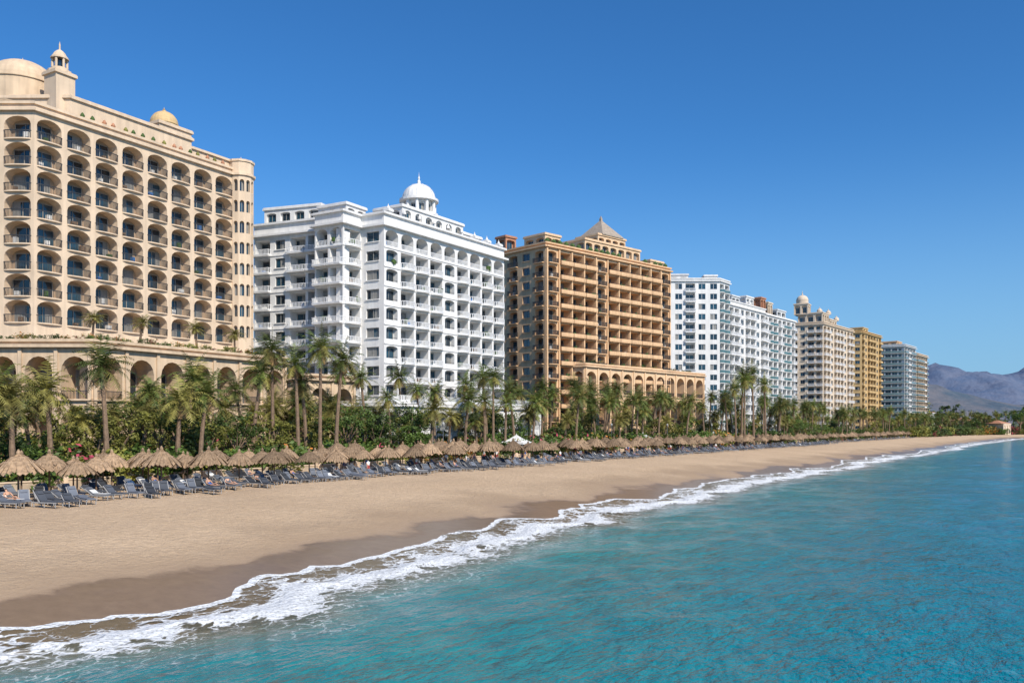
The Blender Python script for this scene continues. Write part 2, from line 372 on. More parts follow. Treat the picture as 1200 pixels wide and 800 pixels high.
# ------------------------------------------------------------------ BUILDING 5 (cream ornate)
B=Bld('apartment_building')
cs=dict(m=.12,sill=.02,head=.5,depth=1.5,rail='wbars',proj=.8,gf=.9,rise=.4,back='beige')
zc=[5+3.1*i for i in range(15)]
block(B,[(-77,361),(-64.1,361.6),(-58.4,399.8),(-74,402)],zc,{0:dict(cs,n=4,alt=ww,altc=(1,)),1:dict(cs,n=9,alt=ww,altc=(2,6))},'beige',49.6,cornice=.6)
blockbox(B,-69,367,5.0,4.5,-.1,49.0,53.5,'beige',(3,3),psp3)
blockbox(B,-67,377,4.2,5,-.1,49.0,51.8,'beige',(3,3),psp3)
blockbox(B,-73,365,2.8,2.8,0,53,57.5,'beige',(2,2),psp3)
dome(B,-73,365,2.4,57.5,2.2,'beige',drum=1.6,fin=2.2)
for x,y in ((-66,364),(-64,372),(-62.5,382)): dome(B,x,y,1.1,53.5 if y<380 else 51.8,1.1,'beige',drum=.6,fin=.8,seg=10)
B.finish()
B=Bld('apartment_building')
os_=dict(m=.08,sill=.02,head=.5,depth=1.2,rail='solid',proj=.9,gf=.8,back='ochre')
block(B,[(-67,432.7),(-59.5,433.6),(-54.7,465.7),(-66,467)],[5+3.1*i for i in range(16)],{0:dict(tw,n=2),1:dict(os_,n=7,alt=dict(tw),altc=(1,5))},'ochre',52.8,cornice=.7)
blockbox(B,-62,443,3,4,-.15,52.2,54.8,'ochre',(2,2),psp3)
B.finish()
B=Bld('apartment_building')
gg=dict(bg,glass='glassb',m=.05,curve=False)
block(B,[(-62,514.3),(-48.7,515),(-45.2,538.6),(-60,540)],[5+3.3*i for i in range(15)],{0:dict(gg,n=4),1:dict(gg,n=4,alt=dict(bs,rail='wsolid'),altc=(1,))},'white2',52.6,cornice=.9)
block(B,[(-62,537),(-44.6,538.8),(-41,566),(-60,568)],[5+3.3*i for i in range(14)],{0:dict(gg,n=4),1:dict(gg,n=5,alt=dict(bs,rail='wsolid'),altc=(3,))},'beige',49.3,cornice=.9)
blockbox(B,-56,524,4,5,-.15,52.0,54.8,'tan',(2,2),psp3)
blockbox(B,-50,550,3,5,-.15,48.8,51.4,'white2',(2,2),psp3)
B.finish()

# ------------------------------------------------------------------ shoreline
SH=[(-600,-60),(-200,-36),(-60,-30),(0,-28.5),(30,-27.2),(64,-28.5),(131,-26.5),(220,-21),(320,-15),(445,-6),(520,0),(580,9),(640,34),(720,95),(900,290),(1300,760),(2500,2300),(6000,7000)]
def Xs(y):
    for i in range(len(SH)-1):
        y0,x0=SH[i]; y1,x1=SH[i+1]
        if y<=y1 or i==len(SH)-2:
            t=(y-y0)/(y1-y0)
            def sl(k):
                if k<=0 or k>=len(SH)-1: 
                    k=max(1,min(k,len(SH)-1)); return (SH[k][1]-SH[k-1][1])/(SH[k][0]-SH[k-1][0])
                return (SH[k+1][1]-SH[k-1][1])/(SH[k+1][0]-SH[k-1][0])
            m0=sl(i)*(y1-y0); m1=sl(i+1)*(y1-y0); t2=t*t;t3=t2*t
            return (2*t3-3*t2+1)*x0+(t3-2*t2+t)*m0+(-2*t3+3*t2)*x1+(t3-t2)*m1
def N1(y,f,s): return noise.noise(Vector((y*f,s,0)))
def gz(g):
    if g<0: return max(-5,.11*g)
    if g<24:
        t=g/24; return 2*t*(1.6-.6*t)
    return 2.0
def edge(y):
    k=1 if y<200 else 1+ (y-200)/400
    return (1.9+2.3*N1(y,.07,3.3)*1.4+1.3*N1(y,.2,9.1)+.5*N1(y,.6,5.)+.2*N1(y,1.7,2.))*min(k,2)
ys=[-600,-400,-250,-150,-100,-70,-50,-40,-30,-24,-18,-12,-8,-4]
y=-2.
while y<110: ys.append(y); y+=.45
st=.45
while y<6000: ys.append(y); st*=1.035; y+=st

gs=[-120,-80,-50,-30,-20]; g=-16.
while g<42: gs.append(g); g+=.5 if g>-2 else 1.
st=.6
while g<6000: gs.append(g); st*=1.25; g+=st
V=[];UVs=[]
for y in ys:
    xs=Xs(y)
    for g in gs:
        z=gz(g)
        if 1<g<36:
            k=min(1,(g-1)/5)
            z+=k*(.10*noise.noise(Vector((g*.25,y*.12,0)))+.06*noise.noise(Vector((g*.9,y*.8,4))))+ (.05*noise.noise(Vector((g*2.,y*1.7,9))) if y<130 else 0)*k
        V.append((xs-g,y,z)); UVs.append((g,y))
nc=len(gs); Fc=[]
for i in range(len(ys)-1):
    for j in range(nc-1):
        a=i*nc+j; Fc.append((a,a+nc,a+nc+1,a+1))
def uvmesh(name,V,Fc,UVs):
    me=bpy.data.meshes.new(name); me.from_pydata(V,[],Fc); uv=me.uv_layers.new(name='shore')
    li=[0]*len(me.loops); me.loops.foreach_get('vertex_index',li)
    fl=[]
    for k in li: fl.extend(UVs[k])
    uv.data.foreach_set('uv',fl); me.polygons.foreach_set('use_smooth',[True]*len(me.polygons)); me.update(); return me
gm=uvmesh('ground',V,Fc,UVs); og=obj('beach_ground',gm)
m,nt,b=newmat('sand_and_garden'); N=nt.nodes; L=nt.links
def nd(t,**k):
    n=N.new(t)
    for a,v in k.items(): setattr(n,a,v)
    return n
def tex(scale,detail=5,vec=None,typ='ShaderNodeTexNoise',rough=.5):
    n=N.new(typ); n.inputs['Scale'].default_value=scale
    if typ=='ShaderNodeTexNoise': n.inputs['Detail'].default_value=detail; n.inputs['Roughness'].default_value=rough
    L.new(vec,n.inputs['Vector']); return n
def ma(op,a,b_,c=None,clamp=False):
    n=N.new('ShaderNodeMath'); n.operation=op; n.use_clamp=clamp
    for i,x in enumerate((a,b_,c)):
        if x is None: continue
        if isinstance(x,(int,float)): n.inputs[i].default_value=x
        else: L.new(x,n.inputs[i])
    return n.outputs[0]
def mrn(v,a,b_,c,d,smooth=False):
    n=N.new('ShaderNodeMapRange'); 
    if smooth: n.interpolation_type='SMOOTHSTEP'
    for k,x in zip(('From Min','From Max','To Min','To Max'),(a,b_,c,d)):
        if isinstance(x,(int,float)): n.inputs[k].default_value=x
        else: L.new(x,n.inputs[k])
    L.new(v,n.inputs['Value']); return n.outputs['Result']
def mixc(f,a,b_):
    n=N.new('ShaderNodeMix'); n.data_type='RGBA'
    if isinstance(f,(int,float)): n.inputs[0].default_value=f
    else: L.new(f,n.inputs[0])
    for i,x in ((6,a),(7,b_)):
        if isinstance(x,tuple): n.inputs[i].default_value=x+(1,)
        else: L.new(x,n.inputs[i])
    return n.outputs[2]
tc=nd('ShaderNodeTexCoord'); P=tc.outputs['Object']; uvn=nd('ShaderNodeUVMap',uv_map='shore'); sx=nd('ShaderNodeSeparateXYZ'); L.new(uvn.outputs['UV'],sx.inputs[0]); G=sx.outputs['X']
n1=tex(.12,4,P); n2=tex(1.7,6,P,rough=.75); n3=tex(11,3,P,rough=.7)
dry=mixc(mrn(n1.outputs['Fac'],.35,.65,0,1),(.55,.385,.23),(.66,.475,.295))
dry=mixc(mrn(n2.outputs['Fac'],.35,.65,0,.55),dry,(.38,.255,.15))
dry=mixc(mrn(n3.outputs['Fac'],.35,.7,0,.5),dry,(.78,.585,.39))
wet=mixc(mrn(n2.outputs['Fac'],.3,.7,0,1),(.19,.125,.075),(.26,.175,.108))
Gn=ma('ADD',G,mrn(n1.outputs['Fac'],.25,.75,-3,3))
Gn=ma('ADD',Gn,mrn(n2.outputs['Fac'],.2,.8,-.5,.5))
damp=mixc(.5,wet,dry)
c1=mixc(mrn(Gn,4.2,5.4,0,1,True),wet,damp)
c1=mixc(mrn(Gn,6.5,13,0,1,True),c1,dry)
gard=mixc(mrn(n2.outputs['Fac'],.35,.65,0,1),(.05,.055,.02),(.14,.10,.06))
land=mixc(mrn(n1.outputs['Fac'],.35,.65,0,1),(.07,.09,.035),(.20,.16,.10))
gard=mixc(mrn(G,90,140,0,1),gard,land)
c2=mixc(mrn(G,37.5,38,0,1),c1,gard)
L.new(c2,b.inputs['Base Color'])
L.new(mrn(Gn,4,7,.28,.95),b.inputs['Roughness'])
bp=nd('ShaderNodeBump'); bp.inputs['Distance'].default_value=.26
L.new(mrn(Gn,4,10,.03,.95),bp.inputs['Strength'])
hh=ma('ADD',tex(2.4,4,P,rough=.7).outputs['Fac'],ma('MULTIPLY',n3.outputs['Fac'],.25)); L.new(hh,bp.inputs['Height']); L.new(bp.outputs['Normal'],b.inputs['Normal'])
gm.materials.append(m)

# ------------------------------------------------------------------ sea
ts_=[0,.12,.3]; t=.55
while t<12: ts_.append(t); t+=.25
st=.3
while t<9000: ts_.append(t); st*=1.05; t+=st
V=[];UVs=[]
for y in ys:
    xs=Xs(y); ed=edge(y)
    j2=1.0*N1(y,.12,21.)+.6*N1(y,.5,8)
    for t in ts_:
        g=ed-t; z=max(0.,gz(g)+.03) if g>-.5 else 0.
        x=xs-g
        tt=t-(3.2+j2)
        if t<12:
            z+=.22*math.exp(-(tt/.6)**2)*(.65+.9*noise.noise(Vector((y*.3,1,t*.3))))
            if .6<t: z+=.05*noise.noise(Vector((x*2,y*2,0)))*math.exp(-(tt/2.)**2)
        if t>4 and t<400:
            k=min(1,(t-4)/6)
            z+=k*(.10*noise.noise(Vector((x*.16,y*.09,2)))+.07*noise.noise(Vector((x*.5,y*.28,7))))
        V.append((x,y,z)); UVs.append((t,j2))
nc=len(ts_); Fc=[]
for i in range(len(ys)-1):
    for j in range(nc-1):
        a=i*nc+j; Fc.append((a,a+1,a+nc+1,a+nc))
wm_=uvmesh('sea_water',V,Fc,UVs); obj('sea_water',wm_)
m,nt,b=newmat('sea_water'); N=nt.nodes; L=nt.links
tc=nd('ShaderNodeTexCoord'); P=tc.outputs['Object']; uvn=nd('ShaderNodeUVMap',uv_map='shore'); sx=nd('ShaderNodeSeparateXYZ'); L.new(uvn.outputs['UV'],sx.inputs[0]); T=sx.outputs['X']; J=sx.outputs['Y']
mp=nd('ShaderNodeMapping'); mp.inputs['Scale'].default_value=(1,.5,1); mp.inputs['Rotation'].default_value=(0,0,.25); L.new(P,mp.inputs['Vector']); Q=mp.outputs['Vector']
w1=tex(.75,2,Q); w2=tex(2.6,3,Q,rough=.65); w3=tex(.16,2,Q)
big=tex(.035,3,P); mid=tex(.8,3,Q,rough=.6)
teal=mixc(mrn(T,6,28,0,1,True),(.03,.265,.25),(.003,.20,.245))
teal=mixc(mrn(T,28,110,0,1,True),teal,(.002,.15,.24))
teal=mixc(mrn(big.outputs['Fac'],.42,.62,0,.35),teal,(.002,.125,.20))
teal=mixc(mrn(mid.outputs['Fac'],.42,.64,0,.35),teal,(.001,.10,.14))
teal=mixc(mrn(w2.outputs['Fac'],.42,.64,0,.35),teal,(.002,.10,.14))  # mid and w2 paint wave light and dark into the base colour
sh=mixc(mrn(T,3.0,8.5,0,1,True),(.25,.23,.15),teal)
L.new(sh,b.inputs['Base Color']); b.inputs['Roughness'].default_value=.08; b.inputs['IOR'].default_value=1.33
hgt=ma('ADD',ma('MULTIPLY',w1.outputs['Fac'],.7),ma('MULTIPLY',w2.outputs['Fac'],.48)); hgt=ma('ADD',hgt,ma('MULTIPLY',w3.outputs['Fac'],.8))
bp=nd('ShaderNodeBump'); bp.inputs['Distance'].default_value=.6; L.new(mrn(T,2,8,.12,.9),bp.inputs['Strength']); L.new(hgt,bp.inputs['Height']); L.new(bp.outputs['Normal'],b.inputs['Normal'])
wn=tex(1.1,3,P); wv=nd('ShaderNodeVectorMath',operation='SCALE'); wv.inputs['Scale'].default_value=1.1; L.new(wn.outputs['Color'],wv.inputs[0])
ad=nd('ShaderNodeVectorMath',operation='ADD'); L.new(P,ad.inputs[0]); L.new(wv.outputs['Vector'],ad.inputs[1])
fm=nd('ShaderNodeMapping'); fm.inputs['Scale'].default_value=(1.7,1.0,0); L.new(ad.outputs['Vector'],fm.inputs['Vector'])
vo=nd('ShaderNodeTexVoronoi',feature='DISTANCE_TO_EDGE'); vo.inputs['Scale'].default_value=1.0; L.new(fm.outputs['Vector'],vo.inputs['Vector'])
vo2=nd('ShaderNodeTexVoronoi',feature='DISTANCE_TO_EDGE'); vo2.inputs['Scale'].default_value=3.2; L.new(fm.outputs['Vector'],vo2.inputs['Vector'])
cellv=ma('ADD',ma('MULTIPLY',vo.outputs['Distance'],.75),ma('MULTIPLY',vo2.outputs['Distance'],.5))
Tm=ma('SUBTRACT',T,J)
patch=tex(.28,4,P,rough=.6); pv=mrn(patch.outputs['Fac'],.36,.6,0,1)
wr=nd('ShaderNodeValToRGB')
els=[(0,.10),(.10,.15),(.19,.26),(.265,.9),(.35,.85),(.42,.32),(.50,.13),(.62,.05),(.74,.07),(.86,0)]
r=wr.color_ramp; r.elements[0].position=0; r.elements[0].color=(.1,.1,.1,1); r.elements[1].position=1; r.elements[1].color=(0,0,0,1)
for p_,v_ in els[1:]:
    e_=r.elements.new(p_); e_.color=(v_,v_,v_,1)
L.new(ma('MULTIPLY',Tm,1/10.),wr.inputs['Fac'])
wid=ma('MULTIPLY',wr.outputs['Color'],mrn(pv,0,1,.15,1.1))
fedge=ma('MULTIPLY',mrn(T,.08,.5,.8,0),mrn(pv,0,.8,.3,1))
wid=ma('ADD',wid,fedge)
diff=ma('SUBTRACT',wid,cellv)
foam=ma('MULTIPLY',mrn(diff,-.05,.11,0,1,True),mrn(Tm,6.5,8.6,1,0))
fine=tex(9,3,P); foam=ma('MULTIPLY',foam,mrn(fine.outputs['Fac'],.3,.55,.5,1))
fb=nd('ShaderNodeBsdfDiffuse'); fb.inputs['Color'].default_value=(.80,.82,.82,1)
fbp=nd('ShaderNodeBump'); fbp.inputs['Strength'].default_value=.9; fbp.inputs['Distance'].default_value=.2; L.new(tex(3.5,4,P).outputs['Fac'],fbp.inputs['Height']); L.new(fbp.outputs['Normal'],fb.inputs['Normal'])
tr=nd('ShaderNodeBsdfTransparent'); tr.inputs['Color'].default_value=(.9,.92,.88,1)
m1=nd('ShaderNodeMixShader'); L.new(mrn(T,1.8,7.5,.15,1,True),m1.inputs[0]); L.new(tr.outputs[0],m1.inputs[1]); L.new(b.outputs[0],m1.inputs[2])
m2=nd('ShaderNodeMixShader'); L.new(foam,m2.inputs[0]); L.new(m1.outputs[0],m2.inputs[1]); L.new(fb.outputs[0],m2.inputs[2])
L.new(m2.outputs[0],N['Material Output'].inputs['Surface'])
wm_.materials.append(m)

# ------------------------------------------------------------------ hills
def hillmat(name,c0,c1):
    m,nt,b=newmat(name); global N,L
    N=nt.nodes; L=nt.links; tc=nd('ShaderNodeTexCoord'); P=tc.outputs['Object']
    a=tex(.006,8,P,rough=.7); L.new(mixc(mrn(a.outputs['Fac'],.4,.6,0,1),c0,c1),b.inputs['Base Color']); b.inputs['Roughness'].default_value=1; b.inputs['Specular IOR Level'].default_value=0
    bp=nd('ShaderNodeBump'); bp.inputs['Distance'].default_value=60; bp.inputs['Strength'].default_value=.6; L.new(tex(.005,6,P,rough=.6).outputs['Fac'],bp.inputs['Height']); L.new(bp.outputs['Normal'],b.inputs['Normal'])
    return m
M['hill']=hillmat('hazy_hill',(.10,.145,.235),(.155,.185,.26))  # blue aerial haze is put into the colours of both hill materials
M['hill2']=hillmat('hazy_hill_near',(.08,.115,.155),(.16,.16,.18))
rx,ry=.865,.5015; fx,fy=-.5015,.865
def ridge(name,d,u0,u1,hf,mn,depth=900,nu=300,nv=30):
    V=[];Fc=[]
    for i in range(nu+1):
        u=u0+(u1-u0)*i/nu
        for j in range(nv+1):
            t=j/nv; dd=d+depth*(t-.5)*1.6
            l=u*d
            h=hf(u)*math.sin(math.pi*t)**.9
            h*=1+.45*noise.ridged_multi_fractal(Vector((l*.0012,dd*.0012,d*.01)),.9,2.1,7,1.,2.)-.45
            V.append((rx*l+fx*dd,ry*l+fy*dd,max(1,h)+1))
    for i in range(nu):
        for j in range(nv):
            a=i*(nv+1)+j; Fc.append((a,a+nv+1,a+nv+2,a+1))
    me=bpy.data.meshes.new(name); me.from_pydata(V,[],Fc); me.materials.append(M[mn]); me.polygons.foreach_set('use_smooth',[True]*len(me.polygons)); obj(name,me)
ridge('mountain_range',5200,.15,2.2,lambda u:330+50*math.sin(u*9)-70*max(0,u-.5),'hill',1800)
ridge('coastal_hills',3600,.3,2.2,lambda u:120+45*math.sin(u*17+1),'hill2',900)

# ------------------------------------------------------------------ vegetation
def palm_mesh(name,h,seed,nf=36,fl=2.9,leaf='leafp'):
    rd=random.Random(seed); A=Acc(); lean=rd.uniform(-.12,.12)*h; la=rd.uniform(0,6.28)
    def ax(t): return Vector((lean*t*t*math.cos(la),lean*t*t*math.sin(la),h*t))
    nr=int(h*1.6)
    pr=None
    for i in range(nr+1):
        t=i/nr; c=ax(t); r=(.24-.08*t+(.12*(1-t)**8))*(1.10 if i%2 else .94)
        if t>.93: r=.30
        ring=[(c.x+r*math.cos(2*math.pi*k/7),c.y+r*math.sin(2*math.pi*k/7),c.z-(.15 if i==0 else 0)) for k in range(7)]
        if pr:
            for k in range(7): A.poly([pr[k],pr[(k+1)%7],ring[(k+1)%7],ring[k]],'bark')
        pr=ring
    top=ax(1)
    def frond(az,el,ln,mn,droop):
        d=Vector((math.cos(az)*math.cos(el),math.sin(az)*math.cos(el),math.sin(el))); p=top+Vector((0,0,.1)); seg=8
        side=Vector((-math.sin(az),math.cos(az),0))
        for s in range(seg):
            q=p+d*(ln/seg); t=(s+.5)/seg
            w=.03*(1-t)+.01
            A.poly([p-side*w,p+side*w,q+side*w*.8,q-side*w*.8],mn)
            if s>0:
                ll=(.30+.55*math.sin(math.pi*min(1,t*1.02)**.8))*ln/3.
                for k in (0,.5):
                    b0=p+(q-p)*k
                    for sg in (-1,1):
                        dr=(side*sg*rd.uniform(.8,1.1)+d*rd.uniform(.35,.8)+Vector((0,0,-rd.uniform(.15,.6)))).normalized()
                        e_=b0+dr*ll*rd.uniform(.85,1.15); ww_=d*.055
                        A.poly([b0-ww_,b0+ww_,e_+ww_*.2,e_-ww_*.2],mn)
            p=q; d=(d+Vector((0,0,-droop*(.5+t)))).normalized()
    for i in range(nf):
        az=i*2.399+rd.uniform(-.2,.2); t=i/nf
        el=math.radians(80-115*t**.9+rd.uniform(-10,10))
        frond(az,el,fl*rd.uniform(.75,1.15),leaf if rd.random()<.7 else 'leafy',.16+rd.uniform(0,.08))
    for i in range(8): frond(rd.uniform(0,6.28),math.radians(rd.uniform(-70,-35)),fl*.6,'leafd',.2)
    return A.mesh(name)
palms=[palm_mesh('palm_a',8,1),palm_mesh('palm_b',10,2,fl=3.1),palm_mesh('palm_c',12,3,fl=2.8,nf=30),palm_mesh('palm_d',7,4,fl=2.8,leaf='leafy',nf=30),palm_mesh('palm_e',14,5,fl=3.2),palm_mesh('palm_f',9,6,fl=2.5,nf=26)]
ph=[8,10,12,7,14,9]
def leafclump(A,rd,c,rad,n,ls,mn,fl=None,ff=0):
    for i in range(n):
        v=Vector((rd.gauss(0,1),rd.gauss(0,1),rd.gauss(0,1))).normalized()*rad*(rd.random()**.4)
        v.z*=.75; p=c+v
        a=Vector((rd.gauss(0,1),rd.gauss(0,1),rd.gauss(0,.6))).normalized(); b_=a.cross(Vector((rd.gauss(0,1),rd.gauss(0,1),rd.gauss(0,1)))).normalized()
        s=ls*rd.uniform(.6,1.3); m_=mn
        if fl and rd.random()<ff: m_=fl
        A.poly([p-a*s,p-b_*s*.5,p+a*s,p+b_*s*.5],m_)
def bush_mesh(name,seed,mn,fl=None,ff=0,n=20):
    rd=random.Random(seed); A=Acc()
    for k in range(4): 
        a=rd.uniform(0,6.28); A.poly([(0,0,-.1),(.08,0,-.1),(.5*math.cos(a)+.05,.5*math.sin(a),1.2),(.5*math.cos(a),.5*math.sin(a),1.2)],'bark')
    for i in range(n):
        c=Vector((rd.uniform(-1.2,1.2),rd.uniform(-1.2,1.2),rd.uniform(.3,1.9)*rd.uniform(.6,1)))
        leafclump(A,rd,c,rd.uniform(.4,.65),30,.155,mn,fl,ff)
    return A.mesh(name)
bushes=[bush_mesh('bush_a',11,'leafb'),bush_mesh('bush_b',12,'leafb2'),bush_mesh('bush_c',13,'leafb','flower',.3),bush_mesh('bush_d',14,'leafb'),bush_mesh('bush_e',15,'leafb2','flowero',.3)]
def tree_mesh(name,seed,h,mn):
    rd=random.Random(seed); A=Acc()
    def limb(p,q,r0,r1):
        p=Vector(p);q=Vector(q);d=(q-p).normalized(); s=d.orthogonal().normalized(); u=d.cross(s)
        R0=[p+(s*math.cos(k*math.pi/3)+u*math.sin(k*math.pi/3))*r0 for k in range(6)]; R1=[q+(s*math.cos(k*math.pi/3)+u*math.sin(k*math.pi/3))*r1 for k in range(6)]
        for k in range(6): A.poly([R0[k],R0[(k+1)%6],R1[(k+1)%6],R1[k]],'bark')
    limb((0,0,-.2),(.1,0,h*.35),.22,.16)
    for i in range(7):
        a=i*2.4; q=Vector((math.cos(a)*h*.25*rd.uniform(.6,1.2),math.sin(a)*h*.25*rd.uniform(.6,1.2),h*rd.uniform(.5,.85)))
        limb((.1,0,h*.33),q,.12,.04)
        for k in range(5):
            c=q+Vector((rd.gauss(0,.6),rd.gauss(0,.6),rd.gauss(0,.5)))*h*.14
            leafclump(A,rd,c,h*.095*rd.uniform(.7,1.3),45,.18,mn)
    return A.mesh(name)
trees=[tree_mesh('tree_a',21,6,'leafb'),tree_mesh('tree_b',22,7,'leafb2'),tree_mesh('tree_c',23,8,'leafb')]
def place_palm(x,y,h,z=2.,k=None):
    if k is None: k=min(range(6),key=lambda i:abs(ph[i]-h)+U(0,2))
    s=h/ph[k]; s2=.5+.5*s
    obj('palm_tree',palms[k],(x,y,z),U(0,6.28),(s2,s2,s))
for x,y,h in ((-72.9,71,13.5),(-70.4,72.5,12.0),(-68.2,73.7,13.8),(-66.8,74.8,12.6),(-74,69,11),(-71.5,75,10)): place_palm(x,y,h)
for x,y,h in ((-57.5,214,17.5),(-55.5,218,18),(-56,211,16),(-53.5,222,15.5),(-57,207,14)): place_palm(x,y,h,k=4)
y=24
while y<330:
    for r_ in range(4):
        g=39+r_*5+U(0,4.5) if y<230 else U(38,50)
        x=Xs(y)-g; 
        if 63<y<80 and g<48: continue
        h=U(5.0,10.2) if y<90 else U(5.5,13)
        if R()<(.78 if y<110 else .6): place_palm(x,y+U(-1.8,1.8),h)
    y+=2.9+y*.006
y=330
while y<640:
    for r_ in range(2):
        place_palm(Xs(y)-U(34,50),y+U(-2,2),U(7,12))
    y+=7
sv=empty('garden_shrubbery')
def bush(x,y,z,s,k=None):
    k=random.randrange(5) if k is None else k
    o=obj('shrub',bushes[k],(x,y,z),U(0,6.28),s,parent=sv)
y=15
while y<700:
    for r_ in range(7 if y<120 else 5 if y<250 else 3):
        g=U(37.8,60) if y<240 else U(33,50)
        if r_<2: g=U(38,41)
        s=U(.8,1.6)*(1 if y<120 else 1.35)
        if r_>4: s=U(1.2,2.0)
        if y>450: g=U(26,50); s*=1.5
        k=random.choices(range(5),(5,3,.8,4,1))[0]
        bush(Xs(y)-g,y+U(-1,1),1.9,s,k)
    y+=1.9+y*.006
y=20
while y<720:
    for r_ in range(4 if y<240 else 2):
        g=U(41,60) if y<240 else U(34,50)
        obj('garden_tree',random.choice(trees),(Xs(y)-g,y+U(-2,2),1.95),U(0,6.28),U(.6,1.1)*(1 if y<450 else 1.3))
    y+=4.5+y*.012
for k in range(26): bush(-92.2-U(0,2),61.5+k*1.15,17,U(.35,.6))
for k in range(12):
    t=k/12; bush(-104.5+13.5*t-.9,53.4+7.9*t+.9,17,U(.35,.55))
for k in range(20): 
    t=k/20; bush(-80.5+10.5*t-1.3,171+47*t,20.8,U(.4,.7))
for k in range(0,10,3): place_palm(-97.5+U(-2,2),64+k*2.8,U(2.6,3.8),17,k=3)

dt=empty('distant_trees')
for k in range(400):
    y=U(560,1150); g=U(22,120); s=U(2.0,3.8)
    obj('distant_tree',random.choice(bushes[:2]+trees[:2] if R()<.9 else bushes),(Xs(y)-g,y,1.8),U(0,6.28),s if R()<.5 else s*.6,parent=dt)
for k in range(40):
    y=U(590,950); place_palm(Xs(y)-U(30,70),y,U(10,15))

for (x,y,w,h,mn) in ((-25,640,8,9,'white'),(20,690,7,9,'white'),(60,745,9,10,'beige'),(120,800,8,9,'white'),(-50,610,9,14,'white2'),(180,860,10,12,'white'),(250,930,10,12,'white'),(-5,625,6,7,'beige'),(85,790,8,14,'white')):
    B=Bld('seaside_villa'); blockbox(B,x,y,w,w*.7,-.5,2,2+h,mn,(4,3),dict(m=.2,sill=.8,head=.6,depth=.4)); 
    B.a('tiled_roof').lathe(x,y,[(w*1.25,2+h),(w*1.25,2.2+h),(.3,4.2+h)],4,'terra',rot=-.5+math.pi/4); B.finish()

# ------------------------------------------------------------------ promenade wall
B=Acc(); y=5.
while y<600:
    for y0,y1 in ((y,y+6),):
        p0=(Xs(y0)-37.6,y0); p1=(Xs(y1)-37.6,y1); F=Fr(p0,p1)
        B.box(0,F.L-.02,-.2,.2,1.7,2.75,'pave',F); B.box(0,F.L-.02,-.26,.26,2.753,2.86,'cream',F)
        B.box(-.2,.2,-.3,.3,1.7,3.05,'cream',F)
    y+=6
obj('promenade_wall',B.mesh('promenade_wall'))

# ------------------------------------------------------------------ beach furniture
def umbrella_mesh(seed):
    rd=random.Random(seed); A=Acc(); A.lathe(0,0,[(.07,-.2),(.06,2.9)],8,'wood')
    for lay,(r0,z0,r1,z1) in enumerate(((.05,3.15,.65,2.70),(.4,2.95,1.05,2.42),(.8,2.66,1.42,2.12))):
        n=30
        for k in range(n):
            a=2*math.pi*k/n; b_=2*math.pi*(k+1.15)/n; rr=r1*rd.uniform(.9,1.1); zz=z1-rd.uniform(0,.22)
            A.poly([(r0*math.cos(a),r0*math.sin(a),z0),(r0*math.cos(b_),r0*math.sin(b_),z0),(rr*math.cos(b_),rr*math.sin(b_),zz+rd.uniform(0,.05)),(rr*math.cos((a+b_)/2),rr*math.sin((a+b_)/2),zz-.12),(rr*math.cos(a),rr*math.sin(a),zz)],'thatch')
    A.lathe(0,0,[(.12,3.1),(.14,3.2),(.03,3.4)],8,'thatch')
    for k in range(6):
        a=k*math.pi/3; c,s=math.cos(a),math.sin(a)
        A.poly([(-s*.03,c*.03,2.9),(s*.03,-c*.03,2.9),(1.3*c+s*.03,1.3*s-c*.03,2.17),(1.3*c-s*.03,1.3*s+c*.03,2.17)],'wood')
    return A.mesh('umbrella')
umb=[umbrella_mesh(i) for i in range(4)]
def lounger_mesh(back,towel=None):
    A=Acc()
    A.box(-.6,1.25,-.33,-.28,.26,.32,'cushw'); A.box(-.6,1.25,.28,.33,.26,.32,'cushw')
    for x in (-.5,.3,1.15):
        for y_ in (-.31,.27): A.box(x,x+.05,y_,y_+.04,0,.26,'cushw')
    A.box(-.02,1.25,-.27,.27,.30,.40,'cushg')
    ca,sa=math.cos(back),math.sin(back)
    def T(x,y,z): return (-.02-ca*x+sa*z, y, .33+sa*x+ca*z)
    A.box(0,.75,-.27,.27,-.02,.08,'cushg',T)
    A.box(.0,.76,-.33,-.28,-.05,.0,'cushw',T); A.box(.0,.76,.28,.33,-.05,.0,'cushw',T)
    A.box(.5,.72,-.2,.2,.083,.13,'cushg',T)
    if towel: A.box(.1,1.0,-.29,.24,.404,.43,towel); A.box(.05,.45,-.25,.28,.084,.11,towel,T)
    return A.mesh('lounger')
lou=[lounger_mesh(.75),lounger_mesh(.45),lounger_mesh(.12),lounger_mesh(.95),lounger_mesh(.6),lounger_mesh(.6,'clutW'),lounger_mesh(.45,'clutB')]
LW=(4,3,2,4,4,1,.6)
def lounge(x,y,rz): obj('sun_lounger',random.choices(lou,LW)[0],(x,y,2.03),rz)
y=8.
spots=[]
while y<420:
    rows=(27.9,30.6,33.2,35.7) if y<250 else (29,33)
    for r_ in rows:
        if R()<.18: continue
        yy=y+U(-.7,.7); x=Xs(yy)-r_+U(-.6,.6)
        obj('thatch_umbrella',random.choice(umb),(x,yy,2.0),U(0,6.28),U(.82,1.06))
        for dy in (-.95,.95):
            if R()<.92:
                lx=x+U(.5,1.4); lounge(lx,yy+dy,U(-.35,.35)-.05); spots.append((lx,yy+dy))
    if y<260:
        for gg_ in (26.4,24.6):
            for dy in (-1.3,0.,1.3):
                if R()<(.9 if gg_>26 else .45): lounge(Xs(y)-gg_+U(-.5,.5),y+dy+U(-.2,.2),U(-.4,.4)-.1)
    y+=3.8+y*.004
